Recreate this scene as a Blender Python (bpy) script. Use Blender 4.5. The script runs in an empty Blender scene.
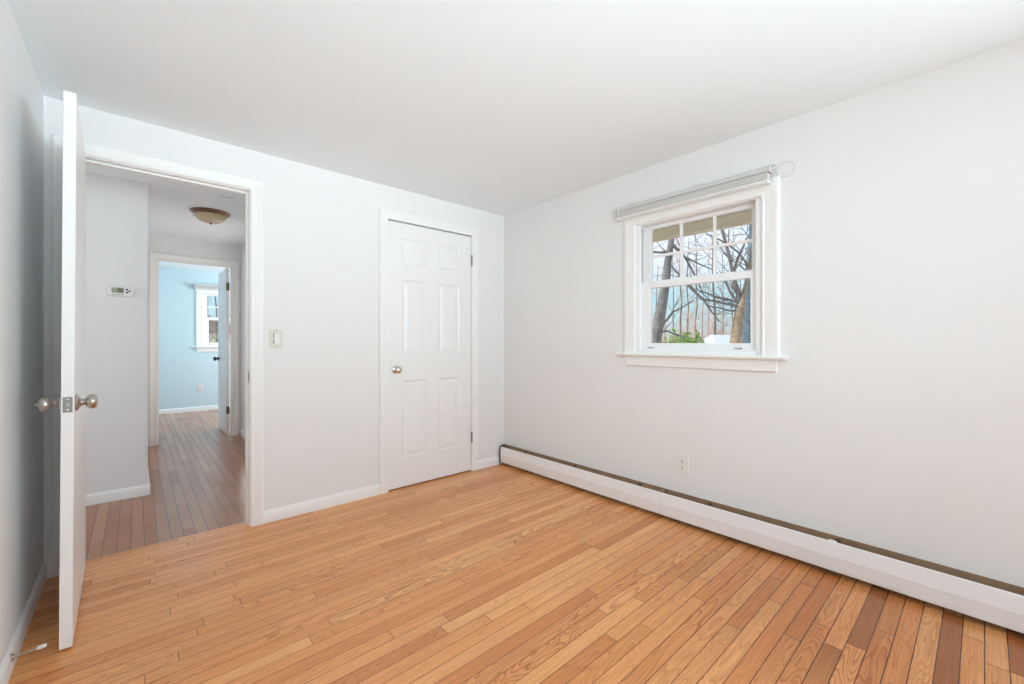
import bpy, math, random
from mathutils import Vector, Matrix
random.seed(11)
SC = bpy.context.scene
COL = SC.collection
PI = math.pi

# ------------------------------------------------------------------ camera
CAM = Vector((-2.55334, -2.97296, 1.12184))
YAW = 0.728745
FPX = 421.41
cam_d = bpy.data.cameras.new('camera')
cam_d.sensor_fit = 'HORIZONTAL'
cam_d.sensor_width = 36.0
cam_d.lens = FPX * 36.0 / 1024.0
cam_d.clip_start = 0.02
cam_d.clip_end = 300
cam = bpy.data.objects.new('camera', cam_d)
cam.location = CAM
cam.rotation_euler = (PI / 2, 0, -YAW)
COL.objects.link(cam)
SC.camera = cam

# ------------------------------------------------------------------ world
world = bpy.data.worlds.new('sky')
SC.world = world
world.use_nodes = True
wn, wl = world.node_tree.nodes, world.node_tree.links
wn.clear()
w_out = wn.new('ShaderNodeOutputWorld')
w_bg = wn.new('ShaderNodeBackground')
w_tc = wn.new('ShaderNodeTexCoord')
w_sep = wn.new('ShaderNodeSeparateXYZ')
w_ramp = wn.new('ShaderNodeValToRGB')
wl.new(w_tc.outputs['Generated'], w_sep.inputs[0])
wl.new(w_sep.outputs['Z'], w_ramp.inputs[0])
e = w_ramp.color_ramp.elements
e[0].position = 0.0; e[0].color = (0.52, 0.68, 0.74, 1)
e[1].position = 0.22; e[1].color = (0.78, 0.82, 0.92, 1)
k = w_ramp.color_ramp.elements.new(0.10); k.color = (0.44, 0.66, 0.76, 1)
k = w_ramp.color_ramp.elements.new(0.15); k.color = (0.71, 0.79, 0.89, 1)
k = w_ramp.color_ramp.elements.new(0.7); k.color = (0.62, 0.74, 0.95, 1)
wl.new(w_ramp.outputs[0], w_bg.inputs[0])
w_bg.inputs[1].default_value = 1.25
wl.new(w_bg.outputs[0], w_out.inputs[0])

# ------------------------------------------------------------------ sun and added fill lamps
def lamp(name, kind, loc, direction, energy, color=(1, 1, 1), size=None, size_y=None, angle=None, spread=None):
    d = bpy.data.lights.new(name, kind)
    d.energy = energy
    d.color = color
    if kind == 'AREA':
        d.shape = 'RECTANGLE'
        d.size = size
        d.size_y = size_y or size
        if spread: d.spread = spread
    if angle is not None: d.angle = angle
    o = bpy.data.objects.new(name, d)
    o.location = loc
    o.rotation_euler = Vector(direction).to_track_quat('-Z', 'Y').to_euler()
    COL.objects.link(o)
    return o

lamp('sun', 'SUN', (0, 0, 12), (0.55, -0.50, -0.62), 4.0, (1.0, 0.95, 0.87), angle=0.01)
# unseen fill lamps added to brighten the bedroom, hall and blue room
FILL_TINT = (0.745, 0.925, 1.0)  # cool tint of the added bedroom lamps, offsets the warm floor bounce
lamp('rear_fill', 'AREA', (-1.65, -5.16, 1.40), (0.0, 1, 0.0), 14.5, FILL_TINT, 2.4, 1.8)  # added lamp behind the camera, stands in for unseen daylight
lamp('side_fill', 'AREA', (-0.02, -4.40, 1.45), (-1, 0.0, 0.0), 12, FILL_TINT, 1.2, 1.3)  # added fill in front of the solid right wall, no window here
lamp('right_fill', 'AREA', (-0.30, -5.00, 1.30), (-0.55, 1, 0.40), 19, FILL_TINT, 0.8, 0.8, spread=math.radians(80))  # added fill from the rear right, aimed at the far left
lamp('left_fill', 'AREA', (-2.30, -5.10, 1.00), (0.0, 1, 0.55), 9.5, FILL_TINT, 0.9, 0.9, spread=math.radians(60))  # added fill tilted up at the ceiling and far wall
lamp('corner_fill', 'AREA', (-2.60, -4.30, 1.50), (2.6, 3.6, 0.15), 7.5, FILL_TINT, 0.8, 0.8, spread=math.radians(70))  # added fill that lifts the far right corner
lamp('far_room_fill', 'AREA', (-0.06, 4.45, 1.45), (-1, 0.0, 0.05), 40, (1.0, 0.99, 0.98), 1.2, 1.2)  # added lamp inside the blue room, its right wall has no window
lamp('hall_end_fill', 'AREA', (-4.06, 0.62, 1.40), (1, 0.0, 0.10), 8.5, (0.95, 0.97, 1.0), 0.8, 1.6)  # added lamp at the closed hall end, brightens the hall
lamp('hall_side_fill', 'AREA', (-1.545, 2.34, 1.15), (-1, -0.1, 0.12), 7, (1.0, 0.96, 0.92), 0.6, 1.6)  # added lamp in the side doorway, brightens the rear of the hall

SC.view_settings.view_transform = 'Standard'
SC.view_settings.look = 'None'
SC.view_settings.gamma = 1.0
SC.view_settings.use_curve_mapping = False
SC.view_settings.exposure = 0.05
SC.cycles.max_bounces = 14
SC.cycles.diffuse_bounces = 9
SC.cycles.transparent_max_bounces = 16

# ------------------------------------------------------------------ materials
def srgb(r, g, b):
    f = lambda c: (c / 255 / 12.92) if c / 255 <= 0.04045 else ((c / 255 + 0.055) / 1.055) ** 2.4
    return (f(r), f(g), f(b), 1.0)

def new_mat(name):
    m = bpy.data.materials.new(name)
    m.use_nodes = True
    n = m.node_tree.nodes
    return m, n, m.node_tree.links, n['Principled BSDF']

def plain(name, col, rough=0.5, metal=0.0, var=0.0, scale=20, bump=0.0, bscale=200, spec=0.5):
    m, n, l, b = new_mat(name)
    b.inputs['Base Color'].default_value = col
    b.inputs['Roughness'].default_value = rough
    b.inputs['Metallic'].default_value = metal
    b.inputs['Specular IOR Level'].default_value = spec
    tc = n.new('ShaderNodeTexCoord')
    if var:
        t = n.new('ShaderNodeTexNoise'); t.inputs['Scale'].default_value = scale; t.inputs['Detail'].default_value = 5
        l.new(tc.outputs['Object'], t.inputs['Vector'])
        mx = n.new('ShaderNodeMix'); mx.data_type = 'RGBA'
        mx.inputs['A'].default_value = tuple(c * (1 - var) for c in col[:3]) + (1,)
        mx.inputs['B'].default_value = tuple(min(1, c * (1 + var)) for c in col[:3]) + (1,)
        l.new(t.outputs['Fac'], mx.inputs['Factor'])
        l.new(mx.outputs['Result'], b.inputs['Base Color'])
    if bump:
        t2 = n.new('ShaderNodeTexNoise'); t2.inputs['Scale'].default_value = bscale; t2.inputs['Detail'].default_value = 3
        l.new(tc.outputs['Object'], t2.inputs['Vector'])
        bp = n.new('ShaderNodeBump'); bp.inputs['Strength'].default_value = bump; bp.inputs['Distance'].default_value = 0.001
        l.new(t2.outputs['Fac'], bp.inputs['Height'])
        l.new(bp.outputs['Normal'], b.inputs['Normal'])
    return m

def math_node(n, l, op, a, b=None, c=None):
    x = n.new('ShaderNodeMath'); x.operation = op
    for i, v in enumerate((a, b, c)):
        if v is None: continue
        if isinstance(v, (int, float)): x.inputs[i].default_value = v
        else: l.new(v, x.inputs[i])
    return x.outputs[0]

def wood_floor(name, along, ramp, rough, seam_dark=0.35, wear=False, stripw=0.0572, seamw=0.030, grain=0.9, figure=1.0):
    m, n, l, b = new_mat(name)
    M = lambda op, a, bb=None, c=None: math_node(n, l, op, a, bb, c)
    geo = n.new('ShaderNodeNewGeometry')
    sp = n.new('ShaderNodeSeparateXYZ'); l.new(geo.outputs['Position'], sp.inputs[0])
    u, v = (sp.outputs['X'], sp.outputs['Y']) if along == 'X' else (sp.outputs['Y'], sp.outputs['X'])
    vs = M('DIVIDE', v, stripw)
    row = M('FLOOR', vs)
    fv = M('FRACT', vs)
    def wnoise(a, bb=None, off=0.0):
        t = n.new('ShaderNodeTexWhiteNoise'); t.noise_dimensions = '3D'
        cx = n.new('ShaderNodeCombineXYZ')
        l.new(a, cx.inputs[0])
        if bb is not None: l.new(bb, cx.inputs[1])
        cx.inputs[2].default_value = off
        l.new(cx.outputs[0], t.inputs['Vector'])
        return t.outputs['Value']
    r1 = wnoise(row)
    r2 = wnoise(row, None, 4.7)
    length = M('MULTIPLY_ADD', r2, 0.75, 0.50)
    us = M('DIVIDE', M('MULTIPLY_ADD', r1, 9.0, M('ADD', u, 20.0)), length)
    idx = M('FLOOR', us)
    fu = M('FRACT', us)
    rb = wnoise(row, idx)
    rb2 = wnoise(row, idx, 2.3)
    # long grain
    def vec(a, bb, c):
        x = n.new('ShaderNodeCombineXYZ')
        for i, q in enumerate((a, bb, c)):
            if isinstance(q, (int, float)): x.inputs[i].default_value = q
            else: l.new(q, x.inputs[i])
        return x.outputs[0]
    off = M('MULTIPLY', rb, 57.0)
    off2 = M('MULTIPLY', rb2, 31.0)
    g1 = n.new('ShaderNodeTexNoise'); g1.inputs['Scale'].default_value = 1.0; g1.inputs['Detail'].default_value = 6; g1.inputs['Roughness'].default_value = 0.65
    l.new(vec(M('MULTIPLY_ADD', u, 3.5, off), M('MULTIPLY_ADD', v, 170.0, off2), off), g1.inputs['Vector'])
    # cathedral figure: contour lines of a stretched noise
    g2 = n.new('ShaderNodeTexNoise'); g2.inputs['Scale'].default_value = 1.0; g2.inputs['Detail'].default_value = 1.5
    l.new(vec(M('MULTIPLY_ADD', u, 1.8, off2), M('MULTIPLY_ADD', v, 13.0, off), off2), g2.inputs['Vector'])
    fig = M('FRACT', M('MULTIPLY', g2.outputs['Fac'], M('MULTIPLY_ADD', rb2, 20.0, 12.0)))
    fig = M('POWER', fig, 3.0)
    fig = M('MULTIPLY', fig, M('MULTIPLY_ADD', g1.outputs['Fac'], 1.2, -0.1))
    cr = n.new('ShaderNodeValToRGB')
    els = cr.color_ramp.elements
    els[0].position, els[0].color = ramp[0]
    els[1].position, els[1].color = ramp[-1]
    for p_, c_ in ramp[1:-1]:
        els.new(p_).color = c_
    l.new(rb, cr.inputs[0])
    # slow large scale tone drift
    g3 = n.new('ShaderNodeTexNoise'); g3.inputs['Scale'].default_value = 1.1; g3.inputs['Detail'].default_value = 2
    l.new(geo.outputs['Position'], g3.inputs['Vector'])
    gg = M('MULTIPLY_ADD', g1.outputs['Fac'], grain, 1.0 - grain * 0.5)
    rb3 = wnoise(row, idx, 7.9)
    gg = M('SUBTRACT', gg, M('MULTIPLY', fig, M('MULTIPLY_ADD', M('POWER', rb3, 2.0), 0.95 * figure, 0.22 * figure)))
    gg = M('MULTIPLY', gg, M('MULTIPLY_ADD', g3.outputs['Fac'], 0.24, 0.88))
    # seams
    ev = M('MINIMUM', fv, M('SUBTRACT', 1.0, fv))
    sv = M('SMOOTH_MIN', M('DIVIDE', ev, seamw), 1.0, 0.2)
    eu = M('MULTIPLY', M('MINIMUM', fu, M('SUBTRACT', 1.0, fu)), length)
    su = M('MINIMUM', M('DIVIDE', eu, 0.0016), 1.0)
    gapv = n.new('ShaderNodeTexNoise'); gapv.inputs['Scale'].default_value = 1.0; gapv.inputs['Detail'].default_value = 2
    l.new(vec(M('MULTIPLY', u, 1.3), M('MULTIPLY', row, 3.7), 0.0), gapv.inputs['Vector'])
    seam = M('MINIMUM', sv, su)
    dark = M('MULTIPLY', M('SUBTRACT', 1.0, seam), M('MULTIPLY_ADD', gapv.outputs['Fac'], 1.3, seam_dark - 0.35))
    if wear:   # worn, darker strips with open joints towards the right front of the room
        wx = M('MULTIPLY_ADD', sp.outputs['X'], 1.2, 1.75)
        wy = M('MULTIPLY_ADD', sp.outputs['Y'], -0.9, -1.25)
        wm = M('MULTIPLY', M('MINIMUM', M('MAXIMUM', wx, 0.0), 1.0), M('MINIMUM', M('MAXIMUM', wy, 0.0), 1.0))
        dark = M('MULTIPLY', dark, M('MULTIPLY_ADD', wm, 1.6, 1.1))
        dr = M('MULTIPLY', M('MULTIPLY_ADD', M('POWER', rb2, 5.0), 0.50, 0.22), wm)
        gg = M('MULTIPLY', gg, M('SUBTRACT', 1.0, dr))
    gg = M('MULTIPLY', gg, M('SUBTRACT', 1.0, M('MINIMUM', M('MAXIMUM', dark, 0.0), 0.90)))
    mx = n.new('ShaderNodeMix'); mx.data_type = 'RGBA'; mx.blend_type = 'MULTIPLY'; mx.inputs['Factor'].default_value = 1.0
    l.new(cr.outputs[0], mx.inputs['A'])
    cg = n.new('ShaderNodeCombineXYZ')
    l.new(M('POWER', gg, 0.85), cg.inputs[0]); l.new(M('POWER', gg, 1.1), cg.inputs[1]); l.new(M('POWER', gg, 1.3), cg.inputs[2])
    l.new(cg.outputs[0], mx.inputs['B'])
    l.new(mx.outputs['Result'], b.inputs['Base Color'])
    l.new(M('MULTIPLY_ADD', g1.outputs['Fac'], 0.16, rough - 0.08), b.inputs['Roughness'])
    bp = n.new('ShaderNodeBump'); bp.inputs['Strength'].default_value = 0.35 if wear else 0.08; bp.inputs['Distance'].default_value = 0.0012
    l.new(M('ADD', seam, M('MULTIPLY', rb2, 0.12)), bp.inputs['Height'])
    l.new(bp.outputs['Normal'], b.inputs['Normal'])
    return m

def glass_mat(name):
    m, n, l, b = new_mat(name)
    n.remove(b)
    out = n['Material Output']
    tr = n.new('ShaderNodeBsdfTransparent'); tr.inputs[0].default_value = (0.96, 0.98, 0.97, 1)
    gl = n.new('ShaderNodeBsdfGlossy'); gl.inputs['Roughness'].default_value = 0.02
    fr = n.new('ShaderNodeFresnel'); fr.inputs[0].default_value = 1.45
    sc = math_node(n, l, 'MULTIPLY', fr.outputs[0], 0.6)
    mx = n.new('ShaderNodeMixShader')
    l.new(sc, mx.inputs[0]); l.new(tr.outputs[0], mx.inputs[1]); l.new(gl.outputs[0], mx.inputs[2])
    l.new(mx.outputs[0], out.inputs[0])
    return m

W_PAINT = plain('wall_paint', srgb(233, 233, 233), 0.75, var=0.006, scale=3, bump=0.10, bscale=260, spec=0.3)
C_PAINT = plain('ceiling_paint', srgb(238, 244, 248), 0.9, var=0.006, scale=2, bump=0.10, bscale=200, spec=0.2)
TRIM = plain('trim_paint', srgb(240, 240, 239), 0.38, var=0.006, scale=8, bump=0.04, bscale=90)
DOORP = plain('door_paint', srgb(238, 238, 238), 0.30, var=0.006, scale=6, bump=0.05, bscale=70)
BLUE = plain('blue_wall_paint', srgb(204, 225, 233), 0.75, var=0.01, scale=3, bump=0.10, bscale=260, spec=0.3)
VINYL = plain('white_vinyl', srgb(242, 243, 244), 0.32, var=0.004, scale=10)
NICKEL = plain('satin_nickel', srgb(190, 184, 176), 0.28, 1.0, var=0.05, scale=60)
CHROME = plain('polished_nickel', srgb(215, 208, 200), 0.10, 1.0, var=0.03, scale=40)
DKBRASS = plain('aged_brass', srgb(128, 112, 88), 0.4, 0.9, var=0.15, scale=80)
DKMETAL = plain('dark_bronze_metal', srgb(82, 76, 72), 0.35, 0.9, var=0.1, scale=60)
HINGE = plain('grey_hinge_metal', srgb(150, 148, 144), 0.35, 0.9, var=0.1, scale=80)
RUBBER = plain('white_rubber', srgb(238, 236, 232), 0.6, var=0.01)
ALMOND = plain('almond_plastic', srgb(216, 213, 204), 0.4, var=0.01, scale=30)
WPLAST = plain('white_plastic', srgb(232, 232, 230), 0.38, var=0.01, scale=30)
BLACK = plain('dark_slot', srgb(35, 33, 31), 0.6, var=0.1)
GREYB = plain('grey_button', srgb(105, 100, 92), 0.6, var=0.1)
HEATP = plain('heater_enamel', srgb(240, 241, 243), 0.33, var=0.008, scale=5)
LATCHG = plain('grey_vinyl', srgb(176, 176, 174), 0.4, var=0.02)
RUST = plain('stained_back_plate', srgb(150, 120, 94), 0.7, 0.0, var=0.35, scale=14)
FINM = plain('dusty_fins', srgb(98, 84, 72), 0.55, 0.3, var=0.4, scale=40)
COPPER = plain('tarnished_copper', srgb(120, 82, 60), 0.45, 0.8, var=0.3, scale=30)
SHADEF = plain('shade_fabric', srgb(208, 207, 204), 0.85, var=0.02, scale=60, bump=0.1)
CORD = plain('cord', srgb(196, 194, 190), 0.7, var=0.02)
GLASS = glass_mat('window_glass')
BRONZE = plain('oiled_bronze', srgb(124, 94, 74), 0.28, 0.75, var=0.12, scale=25)
AMBER = plain('amber_glass', srgb(206, 188, 156), 0.25, var=0.06, scale=18)
SOFFIT = plain('beige_soffit', srgb(226, 217, 196), 0.7, var=0.03, scale=10)
FASCIA = plain('cream_fascia', srgb(240, 230, 212), 0.6, var=0.02, scale=10)
VENT = plain('perforated_vent', srgb(190, 180, 160), 0.8)
_n, _l = VENT.node_tree.nodes, VENT.node_tree.links
_g = _n.new('ShaderNodeNewGeometry'); _s = _n.new('ShaderNodeSeparateXYZ'); _l.new(_g.outputs['Position'], _s.inputs[0])
_c = _n.new('ShaderNodeValToRGB'); _c.color_ramp.interpolation = 'CONSTANT'
_c.color_ramp.elements[0].color = srgb(60, 52, 44); _c.color_ramp.elements[1].position = 0.6; _c.color_ramp.elements[1].color = srgb(190, 180, 160)
_l.new(math_node(_n, _l, 'FRACT', math_node(_n, _l, 'DIVIDE', _s.outputs['Y'], 0.075)), _c.inputs[0])
_l.new(_c.outputs[0], _n['Principled BSDF'].inputs['Base Color'])
SIDING = plain('pale_siding', srgb(225, 220, 208), 0.7, var=0.03, scale=5)
BARK = plain('grey_brown_bark', srgb(126, 122, 122), 0.9, var=0.9, scale=11, bump=0.8, bscale=30)
BARKTAN = plain('tan_grey_bark', srgb(158, 140, 120), 0.9, var=0.9, scale=9, bump=0.8, bscale=30)
BARKBLUE = plain('blue_grey_bark', srgb(100, 118, 134), 0.9, var=0.9, scale=9, bump=0.8, bscale=30)
BARKFAR = plain('distant_bark', srgb(112, 102, 100), 0.9, var=0.3, scale=6)
TWIG = plain('reddish_twigs', srgb(208, 174, 158), 0.9, var=0.25, scale=3)
LEAF = plain('evergreen_leaf', srgb(132, 168, 78), 0.6, var=0.45, scale=9)
GROUND = plain('leaf_litter_ground', srgb(196, 180, 156), 0.95, var=0.3, scale=1.5)
ROOFW = plain('white_roof', srgb(198, 203, 216), 0.7, var=0.03, scale=2)
BRICK = plain('tan_brick', srgb(190, 140, 112), 0.9, var=0.15, scale=9)
HOUSEW = plain('white_house_siding', srgb(238, 236, 230), 0.8, var=0.02, scale=4)
ROOFD = plain('brown_roof', srgb(150, 128, 114), 0.9, var=0.15, scale=9)
LCD = plain('lcd_green', srgb(150, 160, 138), 0.25, var=0.03, scale=40)
LCDD = plain('lcd_dark_green', srgb(104, 112, 78), 0.25, var=0.30, scale=130)
PATCH = plain('old_ceiling_mark', srgb(128, 100, 90), 0.9, var=0.2, scale=60)

OAK = wood_floor('oak_strip_floor', 'X',
                 [(0.0, srgb(211, 136, 80)), (0.22, srgb(225, 153, 92)), (0.55, srgb(232, 161, 100)), (0.82, srgb(238, 173, 112)), (1.0, srgb(218, 145, 88))], 0.24, 0.85, wear=True)
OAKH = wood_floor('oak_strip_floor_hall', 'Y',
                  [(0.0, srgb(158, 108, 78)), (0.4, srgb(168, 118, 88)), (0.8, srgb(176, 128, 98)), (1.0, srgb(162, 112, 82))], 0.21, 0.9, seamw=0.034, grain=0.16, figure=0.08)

# ------------------------------------------------------------------ mesh builder
class MB:
    def __init__(s): s.v, s.f = [], []
    def add(s, vs, fs):
        o = len(s.v); s.v += [Vector(q) for q in vs]; s.f += [[i + o for i in f] for f in fs]; return s
    def box(s, a, b):
        x0, y0, z0 = (min(a[i], b[i]) for i in range(3)); x1, y1, z1 = (max(a[i], b[i]) for i in range(3))
        return s.add([(x0,y0,z0),(x1,y0,z0),(x1,y1,z0),(x0,y1,z0),(x0,y0,z1),(x1,y0,z1),(x1,y1,z1),(x0,y1,z1)],
                     [(0,3,2,1),(4,5,6,7),(0,1,5,4),(1,2,6,5),(2,3,7,6),(3,0,4,7)])
    def loft(s, rings, closed_ring=True, cap=True):
        n = len(rings[0]); vs = [q for r in rings for q in r]; fs = []
        for i in range(len(rings) - 1):
            for j in range(n if closed_ring else n - 1):
                a, b = i * n + j, i * n + (j + 1) % n
                fs.append((a, b, b + n, a + n))
        if cap:
            fs.append(tuple(range(n))[::-1]); fs.append(tuple(range((len(rings) - 1) * n, len(rings) * n)))
        return s.add(vs, fs)
    def tube(s, pts, rad, n=8, cap=True):
        pts = [Vector(p) for p in pts]
        if isinstance(rad, (int, float)): rad = [rad] * len(pts)
        rings = []; ref = None
        for i, p in enumerate(pts):
            t = (pts[min(i + 1, len(pts) - 1)] - pts[max(i - 1, 0)]).normalized()
            if ref is None:
                ref = t.cross(Vector((0, 0, 1)))
                if ref.length < 0.1: ref = t.cross(Vector((1, 0, 0)))
            ref = (ref - t * ref.dot(t)).normalized(); w = t.cross(ref)
            rings.append([p + (ref * math.cos(2 * PI * j / n) + w * math.sin(2 * PI * j / n)) * rad[i] for j in range(n)])
        return s.loft(rings, cap=cap)
    def lathe(s, prof, origin, axis, n=28):
        """prof: list of (radius, height along axis)"""
        o = Vector(origin); ax = Vector(axis).normalized()
        u = ax.cross(Vector((0, 0, 1)))
        if u.length < 0.1: u = ax.cross(Vector((1, 0, 0)))
        u.normalize(); w = ax.cross(u)
        return s.loft([[o + ax * h + (u * math.cos(2*PI*j/n) + w * math.sin(2*PI*j/n)) * max(r, 1e-5) for j in range(n)] for r, h in prof])
    def prism(s, prof, p0, p1, du, dv):
        """extrude a 2-D profile (a, b) -> a*du + b*dv from p0 to p1"""
        p0, p1, du, dv = Vector(p0), Vector(p1), Vector(du), Vector(dv)
        return s.loft([[p0 + du * a + dv * b for a, b in prof], [p1 + du * a + dv * b for a, b in prof]])
    def build(s, name, mat, parent=None, local=False, origin=None, smooth=None, bevel=0.0, kind=None):
        off = Vector((0, 0, 0))
        if not local:
            if parent is not None: off = world_loc(parent)
            elif origin is not None: off = Vector(origin)
        me = bpy.data.meshes.new(name)
        me.from_pydata([tuple(q - off) for q in s.v], [], s.f)
        me.update()
        import bmesh
        bm = bmesh.new(); bm.from_mesh(me)
        bmesh.ops.recalc_face_normals(bm, faces=bm.faces)
        bm.to_mesh(me); bm.free()
        me.materials.append(mat)
        if smooth is not None:
            me.shade_smooth(); me.set_sharp_from_angle(angle=math.radians(smooth))
        o = bpy.data.objects.new(name, me)
        COL.objects.link(o)
        if parent is not None: o.parent = parent
        elif origin is not None: o.location = origin
        if bevel:
            md = o.modifiers.new('bevel', 'BEVEL'); md.width = bevel; md.segments = 2; md.limit_method = 'ANGLE'; md.angle_limit = math.radians(40)
        if kind: o['kind'] = kind
        return o

def world_loc(o):
    p = Vector((0, 0, 0))
    while o is not None:
        p = p + Vector(o.location); o = o.parent
    return p

def empty(name, loc, label=None, cat=None, group=None, kind=None, rz=0.0):
    o = bpy.data.objects.new(name, None)
    o.empty_display_size = 0.1
    o.location = loc; o.rotation_euler = (0, 0, rz)
    COL.objects.link(o)
    return tag(o, label, cat, group, kind)

def tag(o, label=None, cat=None, group=None, kind=None):
    if label: o['label'] = label
    if cat: o['category'] = cat
    if group: o['group'] = group
    if kind: o['kind'] = kind
    return o

H = 2.29   # ceiling height

def wall_slab(axis, a0, a1, t0, t1, holes=(), z0=-0.02, z1=H + 0.03):
    """a solid wall along x ('X') or y ('Y') between a0..a1, thickness t0..t1, with rectangular holes (a, b, z, z)"""
    us = sorted({a0, a1, *[h for q in holes for h in q[:2]]})
    zs = sorted({z0, z1, *[h for q in holes for h in q[2:]]})
    solid = lambda i, j: 0 <= i < len(us) - 1 and 0 <= j < len(zs) - 1 and not any(
        q[0] <= (us[i] + us[i+1]) / 2 <= q[1] and q[2] <= (zs[j] + zs[j+1]) / 2 <= q[3] for q in holes)
    P = (lambda u, t, z: (u, t, z)) if axis == 'X' else (lambda u, t, z: (t, u, z))
    m = MB()
    for i in range(len(us) - 1):
        for j in range(len(zs) - 1):
            if not solid(i, j): continue
            u0, u1, w0, w1 = us[i], us[i+1], zs[j], zs[j+1]
            for t in (t0, t1): m.add([P(u0,t,w0),P(u1,t,w0),P(u1,t,w1),P(u0,t,w1)], [(0,1,2,3)])
            if not solid(i-1, j): m.add([P(u0,t0,w0),P(u0,t1,w0),P(u0,t1,w1),P(u0,t0,w1)], [(0,1,2,3)])
            if not solid(i+1, j): m.add([P(u1,t0,w0),P(u1,t1,w0),P(u1,t1,w1),P(u1,t0,w1)], [(0,1,2,3)])
            if not solid(i, j-1): m.add([P(u0,t0,w0),P(u1,t0,w0),P(u1,t1,w0),P(u0,t1,w0)], [(0,1,2,3)])
            if not solid(i, j+1): m.add([P(u0,t0,w1),P(u1,t0,w1),P(u1,t1,w1),P(u0,t1,w1)], [(0,1,2,3)])
    # weld
    key = {}; remap = []; nv = []
    for q in m.v:
        k_ = tuple(round(c, 5) for c in q)
        if k_ not in key: key[k_] = len(nv); nv.append(q)
        remap.append(key[k_])
    m.v = nv; m.f = [[remap[i] for i in f] for f in m.f]
    return m

def struct(mb, name, mat, **kw):
    return tag(mb.build(name, mat, **kw), kind='structure')

# ------------------------------------------------------------------ room shell
XL, YR = -2.88, -5.20          # left wall face, rear wall face
DW = (-2.78, -2.038)            # doorway
CL = (-1.150, -0.372)           # closet doorway
DH = 2.045
struct(MB().box((XL - 0.2, YR - 0.2, -0.12), (0.16, 0.095, 0.0)), 'floor', OAK)
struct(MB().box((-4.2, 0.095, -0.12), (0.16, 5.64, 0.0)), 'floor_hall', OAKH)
struct(MB().box((-4.2, YR - 0.2, H), (0.16, 5.70, H + 0.14)), 'ceiling', C_PAINT)
struct(wall_slab('X', -4.2, 0.0, 0.0, 0.115, [(DW[0]-0.018, DW[1]+0.018, -0.02, DH+0.018), (CL[0]-0.018, CL[1]+0.018, -0.02, DH+0.018)]), 'wall_far', W_PAINT)
W1C = -1.775                    # window centre (y)
struct(wall_slab('Y', YR - 0.2, 5.64, 0.0, 0.16, [(W1C-0.39, W1C+0.39, 1.045, 1.935)]), 'wall_right', W_PAINT)
struct(wall_slab('Y', YR - 0.2, 0.0, XL - 0.1, XL), 'wall_left', W_PAINT)
struct(wall_slab('X', XL - 0.1, 0.0, YR - 0.16, YR, [(-2.60, -0.30, 0.72, 2.18)]), 'wall_rear', W_PAINT)  # unseen opening, put in for the rear fill lamp

# hall and far room
HY = 1.125
struct(wall_slab('X', -4.2, -2.487, HY, HY + 0.1), 'wall_hall_facing', W_PAINT)
struct(wall_slab('Y', HY + 0.1, 3.02, -2.587, -2.487), 'wall_hall_left', W_PAINT)
struct(wall_slab('Y', 0.115, 3.02, -1.6, -1.5, [(2.0, 2.68, -0.02, 2.02)]), 'wall_hall_right', W_PAINT)
struct(wall_slab('Y', 0.115, HY, -4.2, -4.1), 'wall_hall_end', W_PAINT)
B0, B1, BH = -2.375, -1.695, 2.02
struct(wall_slab('X', -4.2, 0.0, 3.02, 3.115, [(B0-0.015, B1+0.015, -0.02, BH+0.015)]), 'wall_hall_far', W_PAINT)
W3C = -1.355
struct(wall_slab('X', -4.2, 0.0, 5.52, 5.68, [(W3C-0.39, W3C+0.39, 1.045, 1.935)]), 'wall_blue_far', BLUE)
struct(wall_slab('Y', 3.115, 5.52, -3.0, -2.9), 'wall_blue_left', BLUE)
struct(wall_slab('Y', 3.115, 5.52, -0.03, -0.001), 'wall_blue_right', BLUE)
struct(MB().box((-2.9, 3.115, 0.001), (B0-0.02, 3.122, H)).box((B1+0.02, 3.115, 0.001), (-0.03, 3.122, H)), 'wall_blue_near', BLUE)
# closet behind the closed door
struct(wall_slab('X', -1.5, 0.0, 0.75, 0.80), 'wall_closet', W_PAINT)
# outer boundary left of the hall
struct(wall_slab('Y', HY + 0.1, 5.68, -4.3, -4.2), 'wall_outer_left', W_PAINT)

# ------------------------------------------------------------------ door linings and casings
CAS = [(0.0, 0.0), (0.0, 0.010), (0.004, 0.013), (0.012, 0.013), (0.016, 0.011), (0.050, 0.015), (0.058, 0.017), (0.064, 0.016), (0.068, 0.011), (0.068, 0.0)]

def casing(mb, a0, a1, ztop, plane, outward, axis='X', prof=CAS, zbot=0.0, sides=(0, 1), head=True):
    """mitred casing round an opening a0..a1 below ztop, on the wall face 'plane', standing out by 'outward' (+-1)"""
    P = (lambda a, d, z: (a, plane + outward * d, z)) if axis == 'X' else (lambda a, d, z: (plane + outward * d, a, z))
    if 0 in sides: mb.loft([[P(a0 - w, d, zbot) for w, d in prof], [P(a0 - w, d, ztop + w) for w, d in prof]])
    if 1 in sides: mb.loft([[P(a1 + w, d, zbot) for w, d in prof], [P(a1 + w, d, ztop + w) for w, d in prof]])
    if head: mb.loft([[P(a0 - w, d, ztop + w) for w, d in prof], [P(a1 + w, d, ztop + w) for w, d in prof]])
    return mb

def lining(mb, a0, a1, zt, t0, t1, th=0.018, stop=None):
    mb.box((a0 - th, t0, 0), (a0, t1, zt + th)); mb.box((a1, t0, 0), (a1 + th, t1, zt + th)); mb.box((a0, t0, zt), (a1, t1, zt + th))
    if stop:
        s0, s1 = stop
        mb.box((a0, s0, 0), (a0 + 0.011, s1, zt)); mb.box((a1 - 0.011, s0, 0), (a1, s1, zt)); mb.box((a0 + 0.011, s0, zt - 0.011), (a1 - 0.011, s1, zt))
    return mb

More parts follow.
